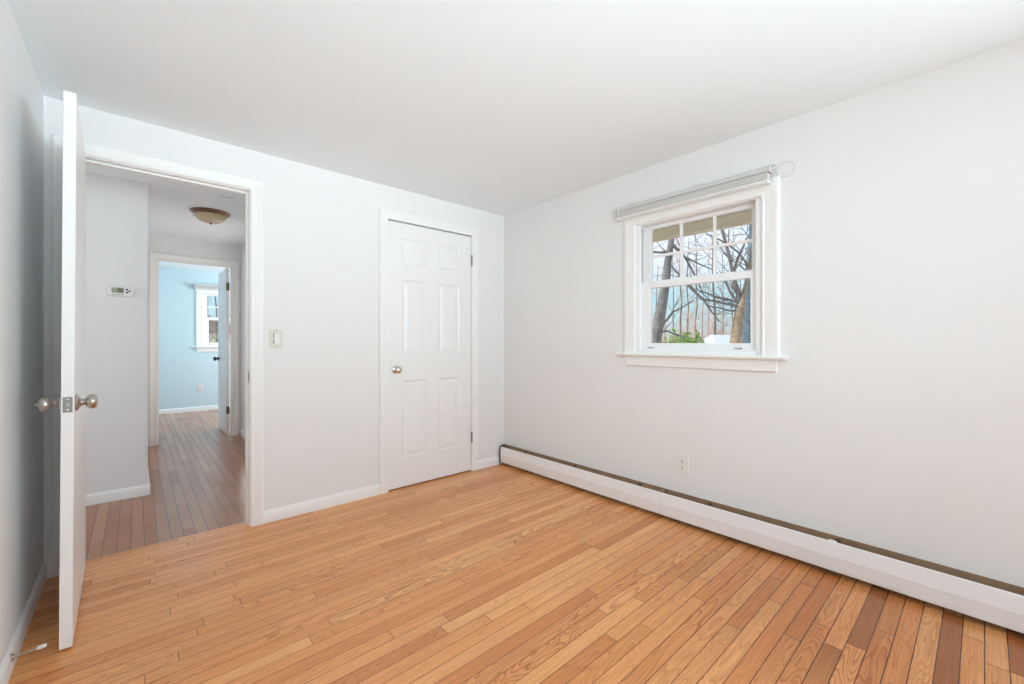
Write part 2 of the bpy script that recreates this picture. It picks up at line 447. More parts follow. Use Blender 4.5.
m = MB(); casing(m, DW[0] - 0.005, DW[1] + 0.005, DH + 0.002, 0.0, -1); casing(m, DW[0] - 0.005, DW[1] + 0.005, DH + 0.002, 0.115, 1)
t1 = struct(m, 'trim_1', TRIM, smooth=30)
ln = lining(MB(), DW[0], DW[1], DH - 0.003, -0.001, 0.116, stop=(0.036, 0.072)).build('door_lining', TRIM, t1, bevel=0.001)
sp = MB().box((DW[1] - 0.0012, 0.006, 0.872), (DW[1] + 0.001, 0.031, 0.942)); sp.tube([(DW[1] - 0.0012, 0.003, 0.907 + 0.014 * c) for c in (-1, 0, 1)], 0.004, 8)
sp.build('strike_plate', HINGE, t1)
m = MB(); casing(m, CL[0] + 0.003, CL[1] - 0.003, DH - 0.001, 0.0, -1)
t2 = struct(m, 'trim_2', TRIM, smooth=30)
lining(MB(), CL[0], CL[1], DH, -0.001, 0.116, stop=(0.040, 0.075)).build('door_lining', TRIM, t2, bevel=0.001)
m = MB(); casing(m, B0 - 0.004, B1 + 0.004, BH + 0.002, 3.02, -1)
t3 = struct(m, 'trim_3', TRIM, smooth=30)
lining(MB(), B0, B1, BH, 3.019, 3.116, th=0.015, stop=(3.03, 3.06)).build('door_lining', TRIM, t3, bevel=0.001)
m = MB(); casing(m, 2.0, 2.68, 2.02, -1.6, -1, axis='Y')
t4 = struct(m, 'trim_4', TRIM, smooth=30)

BBP = [(0, 0), (0.013, 0), (0.013, 0.058), (0.010, 0.066), (0.006, 0.070), (0.003, 0.076), (0, 0.076)]
def baseboard(runs, name, mat=TRIM):
    m = MB()
    for p0, p1, nrm in runs: m.prism(BBP, (*p0, 0.0), (*p1, 0.0), (*nrm, 0), (0, 0, 1))
    return struct(m, name, mat, smooth=30)
baseboard([((DW[1] + 0.073, 0), (CL[0] - 0.065, 0), (0, -1)), ((CL[1] + 0.065, 0), (-0.072, 0), (0, -1)), ((XL, 0), (DW[0] - 0.073, 0), (0, -1))], 'baseboard_far')
baseboard([((XL, YR), (XL, -0.013), (1, 0))], 'baseboard_left')
baseboard([((XL, YR), (-0.08, YR), (0, 1))], 'baseboard_rear')
baseboard([((-4.1, HY), (-2.474, HY), (0, -1))], 'baseboard_hall_facing')
baseboard([((-2.487, HY), (-2.487, 3.005), (1, 0))], 'baseboard_hall_left')
baseboard([((-1.6, 0.13), (-1.6, 1.93), (-1, 0)), ((-1.6, 2.755), (-1.6, 3.005), (-1, 0))], 'baseboard_hall_right')
baseboard([((-2.9, 5.52), (-0.03, 5.52), (0, -1))], 'baseboard_blue_far')
baseboard([((-2.9, 3.13), (-2.9, 5.507), (1, 0))], 'baseboard_blue_left')

# ------------------------------------------------------------------ doors
KNOB = [(0.0, 0.0), (0.031, 0.0), (0.032, 0.003), (0.029, 0.007), (0.019, 0.010), (0.0135, 0.015), (0.0120, 0.020), (0.0130, 0.022), (0.0105, 0.024),
        (0.0115, 0.026), (0.019, 0.029), (0.0245, 0.035), (0.0270, 0.042), (0.0265, 0.049), (0.023, 0.055), (0.015, 0.059), (0.0, 0.0605)]

def knob(name, pos, direction, mat, parent, button=False, local=False):
    m = MB().lathe(KNOB, pos, direction, 32)
    if button: m.lathe([(0.0, 0.058), (0.005, 0.059), (0.005, 0.068), (0.0, 0.069)], pos, direction, 12)
    return m.build(name, mat, parent, local=local, smooth=35)

def panel_leaf(w, h, th, panels):
    """six-panel leaf in local coords: x 0..w, y 0..th (front at 0), z 0..h; moulded on both faces"""
    us = sorted({0, w, *[q for p in panels for q in (p[0], p[1])]})
    zs = sorted({0, h, *[q for p in panels for q in (p[2], p[3])]})
    m = MB()
    for side in (0, 1):
        Y = (lambda d: d) if side == 0 else (lambda d: th - d)
        for i in range(len(us) - 1):
            for j in range(len(zs) - 1):
                x0, x1, z0, z1 = us[i], us[i+1], zs[j], zs[j+1]
                hit = [p for p in panels if abs(p[0]-x0) < 1e-6 and abs(p[1]-x1) < 1e-6 and abs(p[2]-z0) < 1e-6 and abs(p[3]-z1) < 1e-6]
                if not hit:
                    m.add([(x0, Y(0), z0), (x1, Y(0), z0), (x1, Y(0), z1), (x0, Y(0), z1)], [(0, 1, 2, 3)])
                else:
                    rings = []
                    for ins, d in ((0, 0), (0.004, 0.0035), (0.012, 0.0085), (0.019, 0.0085), (0.046, 0.0025), (0.050, 0.0022)):
                        rings.append([(x0+ins, Y(d), z0+ins), (x1-ins, Y(d), z0+ins), (x1-ins, Y(d), z1-ins), (x0+ins, Y(d), z1-ins)])
                    m.loft(rings, cap=False)
                    m.add(rings[-1], [(0, 1, 2, 3)])
    m.add([(0,0,0),(w,0,0),(w,th,0),(0,th,0)], [(0,1,2,3)]); m.add([(0,0,h),(w,0,h),(w,th,h),(0,th,h)], [(0,1,2,3)])
    m.add([(0,0,0),(0,th,0),(0,th,h),(0,0,h)], [(0,1,2,3)]); m.add([(w,0,0),(w,th,0),(w,th,h),(w,0,h)], [(0,1,2,3)])
    return m

def hinge(z, x, y, parent, mat=HINGE, r=0.0055, plate=None):
    m = MB()
    for i in range(5):
        a = z - 0.045 + i * 0.018
        m.lathe([(0, 0), (r, 0.0005), (r, 0.0175), (0, 0.018)], (x, y, a), (0, 0, 1), 12)
    m.lathe([(0, 0), (r * 0.8, 0), (r * 0.8, 0.004), (0, 0.005)], (x, y, z + 0.045), (0, 0, 1), 12)
    if plate: m.box(*plate)
    return m.build('hinge', mat, parent, smooth=35)

# open flush door at the left
d1 = empty('door_1', (-2.742, -0.018, 0.012), 'white flush door standing open against the left wall with satin nickel knobs', 'door', kind='structure')
lf = MB().box((-2.760, -0.758, 0.012), (-2.726, -0.016, 2.033))
lf.v = [Vector((q.x - 0.012 * (q.y + 0.758) / 0.742 + 0.011 * q.z / 2.03 * (-q.y / 0.758), q.y, q.z)) for q in lf.v]   # slightly warped
lf.build('door_leaf', DOORP, d1, bevel=0.0015)
knob('knob', (-2.7222, -0.700, 0.895), (1, 0, 0), NICKEL, d1)
knob('knob', (-2.7562, -0.700, 0.895), (-1, 0, 0), NICKEL, d1, button=True)
lp = MB().box((-2.7505, -0.7592, 0.866), (-2.7255, -0.757, 0.922)).build('latch_plate', HINGE, d1, bevel=0.0005)
MB().prism([(0, 0), (0.011, 0), (0, 0.012)], (-2.7435, -0.7590, 0.887), (-2.7435, -0.7590, 0.901), (1, 0, 0), (0, -1, 0)).lathe([(0, 0), (0.0035, 0), (0.003, 0.0012), (0, 0.0015)], (-2.738, -0.7590, 0.913), (0, -1, 0), 10).lathe([(0, 0), (0.0035, 0), (0.003, 0.0012), (0, 0.0015)], (-2.738, -0.7590, 0.875), (0, -1, 0), 10).build('latch_bolt', CHROME, lp)
for z in (0.25, 1.05, 1.80): hinge(z, -2.772, -0.010, d1)

# closed six-panel closet door
d2 = empty('door_2', (CL[0], 0.0, 0.0), 'closed white six panel closet door with round polished knob', 'door', kind='structure')
LW = CL[1] - CL[0] - 0.010
pan = []
for a, b in ((0.118, 0.326), (0.440, 0.648)):
    pan += [(a, b, 0.222, 0.815), (a, b, 1.018, 1.590), (a, b, 1.715, 1.908)]
lf = panel_leaf(LW, 2.024, 0.035, pan)
lf.v = [Vector((CL[0] + 0.0065 + q.x, 0.002 + q.y, 0.010 + q.z)) for q in lf.v]
lf.build('door_leaf', DOORP, d2)
knob('knob', (-1.080, 0.002, 0.912), (0, -1, 0), CHROME, d2)
for z in (0.294, 1.827): hinge(z, CL[1] - 0.002, -0.007, d2, r=0.008)
MB().box((CL[0] + 0.0008, -0.001, 0.885), (CL[0] + 0.0052, 0.020, 0.940)).build('latch_plate', HINGE, d2)

# far room's door standing open
d3 = empty('door_3', (-1.712, 3.10, 0.012), 'white panelled door standing open into the blue room beyond the hall', 'door', kind='structure')
lf = panel_leaf(0.625, 1.995, 0.034, [(a, b, z0, z1) for a, b in ((0.09, 0.26), (0.365, 0.535)) for z0, z1 in ((0.22, 0.80), (1.0, 1.57), (1.69, 1.88))])
lf.v = [Vector((-1.746 + q.y, 3.100 + q.x, 0.015 + q.z)) for q in lf.v]
lf.build('door_leaf', DOORP, d3)
for z in (0.299, 1.789): hinge(z, -1.7155, 3.094, d3, DKBRASS, 0.006, plate=((-1.742, 3.0985, z - 0.045), (-1.7155, 3.1005, z + 0.045)))
knob('knob', (-1.746, 3.665, 0.905), (-1, 0, 0), DKMETAL, d3)
knob('knob', (-1.712, 3.665, 0.905), (1, 0, 0), DKMETAL, d3)

# ------------------------------------------------------------------ windows (local: x along wall to the right, y outwards, z up)
def make_window(name, loc, rz, label):
    w = empty(name, loc, label, 'window', kind='structure', rz=rz)
    B = lambda mb, n, mat=TRIM, par=w, **k: mb.build(n, mat, par, local=True, **k)
    prof = [(0.0, 0.0), (0.0, 0.012), (0.004, 0.016), (0.012, 0.016), (0.016, 0.013), (0.066, 0.017), (0.076, 0.018), (0.083, 0.016), (0.087, 0.011), (0.087, 0.0)]
    B(casing(MB(), -0.390, 0.390, 1.917, 0.0, -1, prof=prof, zbot=1.047), 'casing', smooth=30)
    B(MB().prism([(-0.045, 1.029), (-0.049, 1.034), (-0.049, 1.043), (-0.045, 1.048), (0.004, 1.048), (0.004, 1.029)], (-0.518, 0, 0), (0.514, 0, 0), (0, 1, 0), (0, 0, 1)), 'stool', bevel=0.001)
    B(MB().loft([[(-0.470, 0, 1.029), (-0.470, -0.016, 1.029), (-0.456, -0.016, 0.964), (-0.456, -0.010, 0.960), (-0.456, 0, 0.960)], [(0.466, 0, 1.029), (0.466, -0.016, 1.029), (0.462, -0.016, 0.964), (0.462, -0.010, 0.960), (0.462, 0, 0.960)]]), 'apron', bevel=0.001)
    # frame: jambs with two sash channels, head and sloped sill
    fr = MB()
    for s in (-1, 1):
        for x0, x1, y0, y1 in ((0.372, 0.389, 0.0, 0.15), (0.358, 0.372, 0.0, 0.024), (0.358, 0.372, 0.058, 0.064), (0.358, 0.372, 0.098, 0.15)):
            fr.box((s * x0, y0, 1.046), (s * x1, y1, 1.934))
    fr.box((-0.372, 0.0, 1.912), (0.372, 0.15, 1.934))
    fr.box((-0.372, 0.0, 1.046), (0.372, 0.024, 1.074)); fr.box((-0.372, 0.024, 1.046), (0.372, 0.15, 1.062))
    B(fr, 'frame', VINYL, bevel=0.001)
    dk = MB()
    dk.box((-0.3719, 0.028, 1.53), (-0.3705, 0.054, 1.905)); dk.box((0.3705, 0.028, 1.53), (0.3719, 0.054, 1.905))
    B(dk, 'balance_track', HINGE)
    # lower sash (inner), upper sash (outer)
    ls = MB()
    ls.box((-0.368, 0.026, 1.064), (-0.300, 0.056, 1.521)); ls.box((0.322, 0.026, 1.064), (0.368, 0.056, 1.521))
    ls.box((-0.300, 0.026, 1.064), (0.322, 0.056, 1.115)); ls.box((-0.300, 0.026, 1.483), (0.322, 0.056, 1.521))
    lo = B(ls, 'lower_sash', VINYL, bevel=0.002)
    B(MB().box((-0.301, 0.039, 1.114), (0.323, 0.043, 1.484)), 'glass', GLASS, lo)
    for x in (-0.29, 0.26):
        B(MB().box((x - 0.022, 0.019, 1.083), (x + 0.022, 0.026, 1.089)).box((x - 0.020, 0.0225, 1.080), (x + 0.020, 0.026, 1.083)), 'tilt_latch', LATCHG, lo, bevel=0.001)
    B(MB().box((-0.035, 0.030, 1.521), (0.035, 0.052, 1.527)).lathe([(0, 0), (0.012, 0), (0.012, 0.006), (0, 0.007)], (0.0, 0.041, 1.527), (0, 0, 1), 16), 'sash_lock', VINYL, lo, bevel=0.001)
    us = MB()
    us.box((-0.368, 0.066, 1.488), (-0.315, 0.096, 1.911)); us.box((0.315, 0.066, 1.488), (0.368, 0.096, 1.911))
    us.box((-0.315, 0.066, 1.488), (0.315, 0.096, 1.535)); us.box((-0.315, 0.066, 1.887), (0.315, 0.096, 1.911))
    for x in (-0.105, 0.105): us.box((x - 0.009, 0.073, 1.535), (x + 0.009, 0.088, 1.887))
    us.box((-0.315, 0.0735, 1.694), (0.315, 0.0875, 1.712))
    up = B(us, 'upper_sash', VINYL, bevel=0.0015)
    B(MB().box((-0.316, 0.079, 1.534), (0.316, 0.083, 1.888)), 'glass', GLASS, up)
    return w

make_window('window_1', (0, W1C, 0), -PI / 2, 'white double hung window with divided upper sash looking onto bare trees')
make_window('window_2', (W3C, 5.52, 0), 0.0, 'white double hung window in the blue room seen through the hall')

# ------------------------------------------------------------------ raised shades
def shade(loc, rz, label, loops):
    r = empty('window_shade', loc, label, 'blind', rz=rz)
    B = lambda mb, n, mat, **k: mb.build(n, mat, r, local=True, **k)
    x0, x1 = -0.502, 0.442
    B(MB().prism([(0, 2.024), (-0.046, 2.024), (-0.048, 2.028), (-0.046, 2.050), (-0.040, 2.055), (0, 2.055)], (x0, -0.018, 0), (x1, -0.018, 0), (0, 1, 0), (0, 0, 1)), 'headrail', SHADEF)
    m = MB()
    for i in range(6):
        z = 1.9815 + i * 0.0066
        m.prism([(0.002, z), (0.012, z - 0.003), (0.0535, z - 0.003), (0.0555, z), (0.0535, z + 0.0032), (0.012, z + 0.0032)], (x0 + 0.006, -0.018, 0), (x1 - 0.004, -0.018, 0), (0, -1, 0), (0, 0, 1))
    B(m, 'pleated_stack', SHADEF)
    B(MB().prism([(0.004, 1.967), (0.052, 1.967), (0.057, 1.970), (0.056, 1.977), (0.004, 1.977)], (x0 + 0.004, -0.018, 0), (x1 - 0.002, -0.018, 0), (0, -1, 0), (0, 0, 1)), 'bottom_rail', VINYL, bevel=0.001)
    for s, x in ((0, x0 + 0.010), (1, x1 + 0.001)):
        m = MB().prism([(0, 2.021), (-0.050, 2.021), (-0.051, 2.052), (-0.042, 2.058), (0, 2.058)], (x - 0.010 if s == 0 else x, -0.018, 0), (x - 0.007 if s == 0 else x + 0.003, -0.018, 0), (0, 1, 0), (0, 0, 1))
        B(m, 'end_cap', SHADEF)
    if loops:
        B(MB().tube([(x0 + 0.022, -0.060, 2.060), (x0 + 0.022, -0.072, 2.052), (x0 + 0.022, -0.0745, 2.02), (x0 + 0.023, -0.0745, 1.978), (x0 + 0.028, -0.074, 1.966), (x0 + 0.036, -0.072, 1.966)], 0.0022, 6), 'tie_cord', VINYL, smooth=60)
        for x in (-0.40, 0.06): B(MB().box((x - 0.03, -0.056, 2.055), (x + 0.03, -0.018, 2.061)), 'mounting_clip', SHADEF, bevel=0.0015)
        c = []
        for i in range(25):
            a = math.radians(200 - i * 14.5)
            c.append((x1 + 0.062 + 0.043 * math.cos(a), -0.022 + 0.0008 * i, 2.028 + 0.036 * math.sin(a)))
        c = [(x1 + 0.002, -0.05, 2.037), (x1 + 0.012, -0.03, 2.030)] + c[::1] + [(x1 + 0.012, -0.02, 2.05), (x1 + 0.002, -0.045, 2.052)]
        B(MB().tube(c, 0.0013, 6), 'pull_cord', CORD, smooth=60)
        B(MB().tube([(x1 + 0.002, -0.045, 2.054), (x1 + 0.024, -0.030, 2.0565)], [0.0022, 0.0015], 6), 'cord_end', GREYB, smooth=60)
    return r
shade((0, W1C, 0), -PI / 2, 'pale grey pleated shade raised above the bedroom window with looped cord', True)
shade((W3C, 5.52, 0), 0.0, 'small pale pleated shade raised above the blue room window', False)

# ------------------------------------------------------------------ baseboard heater
HT = empty('baseboard_heater', (-0.03, -1.8, 0.0), 'long white baseboard heater with open stained top along the window wall', 'heater')
HY0, HY1, HS = -0.012, -4.2, -1.604
MB().box((-0.006, HY1, 0.022), (-0.0005, HY0, 0.176)).build('back_plate', RUST, HT)
def panel_prof(mb, y0, y1):
    prof = [(-0.0585, 0.026), (-0.0645, 0.026), (-0.0665, 0.030), (-0.0712, 0.090), (-0.0720, 0.096), (-0.0660, 0.160), (-0.0645, 0.166), (-0.0630, 0.167), (-0.0630, 0.158), (-0.0690, 0.092), (-0.0640, 0.032)]
    return mb.prism(prof, (0, y0, 0), (0, y1, 0), (1, 0, 0), (0, 0, 1))
panel_prof(MB(), HS + 0.0012, HY0 - 0.020).build('front_panel', HEATP, HT, smooth=3)
panel_prof(MB(), HY1, HS - 0.0012).build('front_panel', HEATP, HT, smooth=3)
m = MB()
for y in [HY1 + 0.15 + i * 0.0125 for i in range(int((HY0 - HY1 - 0.3) / 0.0125))]:
    m.box((-0.052, y, 0.062), (-0.009, y + 0.0012, 0.128))
m.build('heating_fins', FINM, HT)
MB().tube([(-0.030, HY1 + 0.02, 0.095), (-0.030, HY0 - 0.02, 0.095)], 0.011, 12).build('copper_pipe', COPPER, HT, smooth=60)
for y in (HS, -0.30, -0.86, -1.42, -1.89, -2.50, -3.2):
    MB().box((-0.060, y - 0.012, 0.148), (-0.006, y + 0.012, 0.151)).box((-0.009, y - 0.012, 0.030), (-0.006, y + 0.012, 0.166)).box((-0.060, y - 0.012, 0.030), (-0.006, y + 0.012, 0.034)).build('bracket', FINM, HT)
MB().box((-0.058, -2.500, 0.151), (-0.030, -2.470, 0.162)).build('clip', WPLAST, HT, bevel=0.002)
MB().box((-0.062, -2.512, 0.014), (-0.050, -2.470, 0.027)).build('clip', FINM, HT, bevel=0.002)
MB().box((-0.060, HS - 0.008, 0.140), (-0.012, HS + 0.008, 0.1755)).build('splice_bracket', RUST, HT, bevel=0.001)
MB().prism([(-0.001, 0.018), (-0.064, 0.018), (-0.069, 0.090), (-0.062, 0.166), (-0.030, 0.176), (-0.001, 0.176)], (0, HY0 - 0.004, 0), (0, HY0 - 0.001, 0), (1, 0, 0), (0, 0, 1)).build('end_cap', FINM, HT, bevel=0.0005)  # end cap coloured dark to imitate the shaded gap beside the panel

# ------------------------------------------------------------------ outlets, switch, thermostat
def outlet(loc, rz, label):
    r = empty('wall_outlet', loc, label, 'outlet', rz=rz)     # local: x along wall, -y into the room
    B = lambda mb, n, mat, par=r, **k: mb.build(n, mat, par, local=True, **k)
    B(MB().box((-0.038, -0.0055, -0.0595), (0.038, 0, 0.0595)), 'cover_plate', WPLAST, bevel=0.003)
    for z in (0.0195, -0.0195):
        pts = []
        for i in range(24):
            a = 2 * PI * i / 24
            pts.append((max(-0.0165, min(0.0165, 0.019 * math.cos(a))), z + 0.0145 * math.sin(a)))
        o = B(MB().prism(pts, (0, -0.0055, 0), (0, -0.0082, 0), (1, 0, 0), (0, 0, 1)), 'receptacle', WPLAST)
        for n_, x, w, h, dz in (('slot', -0.0065, 0.0013, 0.0045, 0.003), ('slot', 0.0065, 0.0013, 0.0035, 0.003)):
            B(MB().box((x - w, -0.0086, z + dz - h), (x + w, -0.008, z + dz + h)), n_, BLACK, o)
        B(MB().lathe([(0, 0), (0.0038, 0), (0.0038, 0.0005), (0, 0.0006)], (0, -0.0081, z - 0.0075), (0, -1, 0), 12), 'ground_hole', BLACK, o)
    B(MB().lathe([(0, 0), (0.003, 0), (0.0025, 0.001), (0, 0.0013)], (0, -0.0055, 0), (0, -1, 0), 12), 'screw', HINGE)
    return r
outlet((0, -1.7185, 0.361), -PI / 2, 'white duplex outlet low on the window wall above the baseboard heater')
outlet((-1.775, 5.52, 0.374), 0.0, 'white outlet low on the blue wall of the far room')

sw = empty('light_switch', (-1.8935, 0, 1.1435), 'almond dimmer switch on the wall between doorway and closet', 'switch')
B = lambda mb, n, mat, par=sw, **k: mb.build(n, mat, par, local=True, **k)
B(MB().box((-0.036, -0.0055, -0.0585), (0.036, 0, 0.0585)), 'cover_plate', ALMOND, bevel=0.003)
B(MB().box((-0.0185, -0.0062, -0.0345), (0.0185, -0.0050, 0.0345)), 'insert_frame', ALMOND)
pd = B(MB().prism([(-0.0062, -0.032), (-0.0105, -0.032), (-0.0075, 0.0), (-0.0100, 0.032), (-0.0062, 0.032)], (-0.0105, 0, 0), (0.0165, 0, 0), (0, 1, 0), (0, 0, 1)), 'paddle', WPLAST)
B(MB().box((-0.0172, -0.0066, -0.033), (-0.0122, -0.0058, 0.033)), 'dimmer_track', GREYB)
B(MB().box((-0.0175, -0.0095, -0.005), (-0.0120, -0.006, 0.008)), 'dimmer_slider', ALMOND, bevel=0.0008)
for z in (0.048, -0.048): B(MB().lathe([(0, 0), (0.003, 0), (0.0025, 0.001), (0, 0.0013)], (0, -0.0055, z), (0, -1, 0), 12), 'screw', HINGE)

th = empty('thermostat', (-2.6345, HY, 1.481), 'white oblong thermostat with green display on the hall wall', 'thermostat')
def stadium(hw, hh, n=10, p=1.0):
    pts = []
    r = hh
    for cx, a0 in ((hw - r * p, -PI / 2), (-hw + r * p, PI / 2)):
        for i in range(n + 1):
            a = a0 + PI * i / n
            pts.append((cx + r * p * math.cos(a), r * math.sin(a)))
    return pts
B = lambda mb, n, mat, par=th, **k: mb.build(n, mat, par, local=True, **k)
m = MB()
m.loft([[(x * s_, y, z * s_) for x, z in stadium(0.0745, 0.0365, 10, 0.45)] for y, s_ in ((0, 1), (-0.018, 1), (-0.024, 0.97), (-0.026, 0.92))])
B(m, 'case', WPLAST, smooth=40)
B(MB().box((-0.046, -0.0268, -0.012), (0.017, -0.0255, 0.024)), 'display', LCD)
B(MB().box((-0.016, -0.0272, -0.010), (0.0155, -0.0266, 0.021)), 'display_readout', LCDD)
for x, z in ((0.034, 0.014), (0.034, -0.006), (0.048, 0.004)): B(MB().lathe([(0, 0), (0.0065, 0), (0.0055, 0.0025), (0, 0.003)], (x, -0.0256, z), (0, -1, 0), 14), 'button', BLACK)
for x in (-0.034, -0.019, -0.004, 0.011): B(MB().box((x - 0.005, -0.0272, -0.026), (x + 0.005, -0.0257, -0.0205)), 'button', GREYB)

# ------------------------------------------------------------------ door stop
ds = empty('door_stop', (-2.867, -0.785, 0.066), 'slim metal door stop with white tip screwed to the left baseboard', 'door stop')
A_, B_ = Vector((-2.867, -0.785, 0.056)), Vector((-2.798, -0.798, 0.066))
dr = (B_ - A_).normalized()
MB().lathe([(0, 0), (0.0125, 0), (0.0125, 0.002), (0.008, 0.006), (0.0042, 0.010), (0.0040, 0.066), (0, 0.066)], A_, dr, 18).build('rod', NICKEL, ds, smooth=40)
MB().lathe([(0, 0), (0.0058, 0), (0.0066, 0.003), (0.0066, 0.018), (0.0055, 0.021), (0, 0.0215)], A_ + dr * 0.062, dr, 18).build('rubber_tip', RUBBER, ds, smooth=40)

# ------------------------------------------------------------------ hall ceiling fixture
cl = empty('ceiling_light', (-2.05, 1.67, H), 'bronze flush ceiling light with amber glass bowl in the hall', 'lamp')
O = (-2.05, 1.67, H)
MB().lathe([(0, 0), (0.148, 0), (0.153, 0.004), (0.151, 0.009), (0.141, 0.012), (0.139, 0.018), (0.131, 0.022), (0.126, 0.027), (0.116, 0.028), (0, 0.028)], O, (0, 0, -1), 40).build('rim', BRONZE, cl, smooth=30)
MB().lathe([(0.116, 0.024), (0.117, 0.034), (0.113, 0.048), (0.102, 0.064), (0.083, 0.079), (0.056, 0.090), (0.028, 0.095), (0, 0.096)], O, (0, 0, -1), 40).build('glass_bowl', AMBER, cl, smooth=60)
MB().lathe([(0, 0.091), (0.014, 0.093), (0.012, 0.098), (0.006, 0.100), (0.008, 0.104), (0.006, 0.109), (0, 0.111)], O, (0, 0, -1), 16).build('finial', BRONZE, cl, smooth=40)
for a in (40, 160, 280):
    c_, s_ = math.cos(math.radians(a)), math.sin(math.radians(a))
    MB().lathe([(0, 0), (0.006, 0), (0.007, 0.006), (0.004, 0.010), (0, 0.011)], (O[0] + 0.128 * c_, O[1] + 0.128 * s_, H - 0.036), (0, 0, -1), 12).build('thumb_screw', NICKEL, cl, smooth=40)
cp = empty('ceiling_cover', (-2.02, 1.01, H), 'round white cover disc with a brownish stained edge on the hall ceiling', 'cover')
MB().lathe([(0, 0), (0.078, 0), (0.078, 0.004), (0.072, 0.008), (0, 0.009)], (-2.02, 1.01, H), (0, 0, -1), 36).build('disc', C_PAINT, cp, smooth=30)
m = MB()
for i in range(9):
    a = math.radians(35 + i * 11)
    m.box((-2.02 + 0.06 * math.cos(a) - 0.005, 1.01 + 0.06 * math.sin(a) - 0.003, H - 0.0096), (-2.02 + 0.06 * math.cos(a) + 0.005 + 0.002 * (i % 3), 1.01 + 0.06 * math.sin(a) + 0.003, H - 0.0088))
m.build('stain', PATCH, cp)

# ------------------------------------------------------------------ eave outside the bedroom window
ev = empty('roof_eave', (0.3, -1.8, 1.92), 'beige ventilated soffit and fascia of the roof overhang above the window', 'eave')
m = MB()
for i in range(4):
    x0 = 0.162 + i * 0.075
    m.prism([(0, 0), (0.006, 0.005), (0.012, 0), (0.075, 0), (0.075, 0.014), (0, 0.014)], (x0, -5.0, 1.921), (x0, 3.0, 1.921), (1, 0, 0), (0, 0, 1))
m.build('soffit_panel', SOFFIT, ev)
MB().box((0.205, -4.9, 1.9195), (0.217, 2.9, 1.9222)).build('vent_slot', VENT, ev)
MB().box((0.440, -5.0, 1.897), (0.462, 3.0, 2.10)).build('fascia_board', FASCIA, ev, bevel=0.002)
MB().box((0.16, -5.0, 2.08), (0.50, 3.0, 2.10)).build('roof_edge', ROOFD, ev)

# ------------------------------------------------------------------ outdoors
FW = Vector((math.sin(YAW), math.cos(YAW), 0)); RT = Vector((math.cos(YAW), -math.sin(YAW), 0))
def at(px, py, d):
    """the point seen at (px, py) of the photograph, d metres ahead"""
    return CAM + FW * d + RT * ((px - 512) / FPX * d) + Vector((0, 0, (342 - py) / FPX * d))
GZ = -0.85
struct(MB().box((-70, -50, GZ - 0.3), (90, 90, GZ)), 'ground', GROUND)

def twig(mb, p, d, L, r, depth, rng, n=5, up=0.15, kids=3):
    """a wandering, forking twig"""
    pts = [Vector(p)]; d = Vector(d).normalized(); seg = 4
    for i in range(seg):
        d = (d + Vector((rng.uniform(-1, 1), rng.uniform(-1, 1), rng.uniform(-0.7, 0.9))) * 0.22 + Vector((0, 0, up * 0.25))).normalized()
        pts.append(pts[-1] + d * L / seg)
    mb.tube(pts, [r * (1 - 0.75 * i / seg) for i in range(seg + 1)], n, cap=False)
    if depth > 0:
        for k_ in range(kids):
            i = rng.choice((1, 2, 2, 3, 3, 4))
            q = Vector((rng.uniform(-1, 1), rng.uniform(-1, 1), rng.uniform(-0.4, 1))).normalized()
            twig(mb, pts[i], d * 0.7 + q, L * rng.uniform(0.45, 0.7), max(0.0022, r * 0.5), depth - 1, rng, max(3, n - 1), up, kids)

def tree(name, label, base, trunk, limbs, bark, limbmat, seed, group=None, twigs=10, tl=0.9, td=2, side=(-1, 0, 0)):
    """trunk and limbs are lists of (point, radius)"""
    rng = random.Random(seed)
    t = empty(name, base, label, 'tree', group)
    MB().tube([p for p, r in trunk], [r for p, r in trunk], 12).build('trunk', bark, t, smooth=60)
    for lb in limbs:
        m = MB()
        m.tube([p for p, r in lb], [r for p, r in lb], 7)
        for (p, r), (q, s_) in zip(lb[:-1], lb[1:]):
            for _ in range(1):
                f = rng.random()
                dd = Vector((rng.uniform(-1, 1), rng.uniform(-1, 1), rng.uniform(-0.5, 1)))
                twig(m, p.lerp(q, f), (q - p).normalized() * 0.8 + dd * 0.8, tl * rng.uniform(0.5, 1), max(0.004, min(r, s_) * 0.5), td - 1, rng, 4, 0.1)
        m.build('branch', limbmat, t, smooth=60)
    for k_ in range(twigs):
        i = rng.randrange(len(trunk) // 2, len(trunk))
        p, r = trunk[i]
        dd = Vector((rng.uniform(-1, 1), rng.uniform(-1, 1), rng.uniform(-0.1, 0.9)))
        m = MB(); twig(m, p, dd, tl * rng.uniform(0.7, 1.5), max(0.006, r * 0.28), td - 1, rng, 5)
        m.build('branch', limbmat, t, smooth=60)
    return t
R = lambda d, *pts: [(at(x, y, d), w / 2 / FPX * d) for x, y, w in pts]

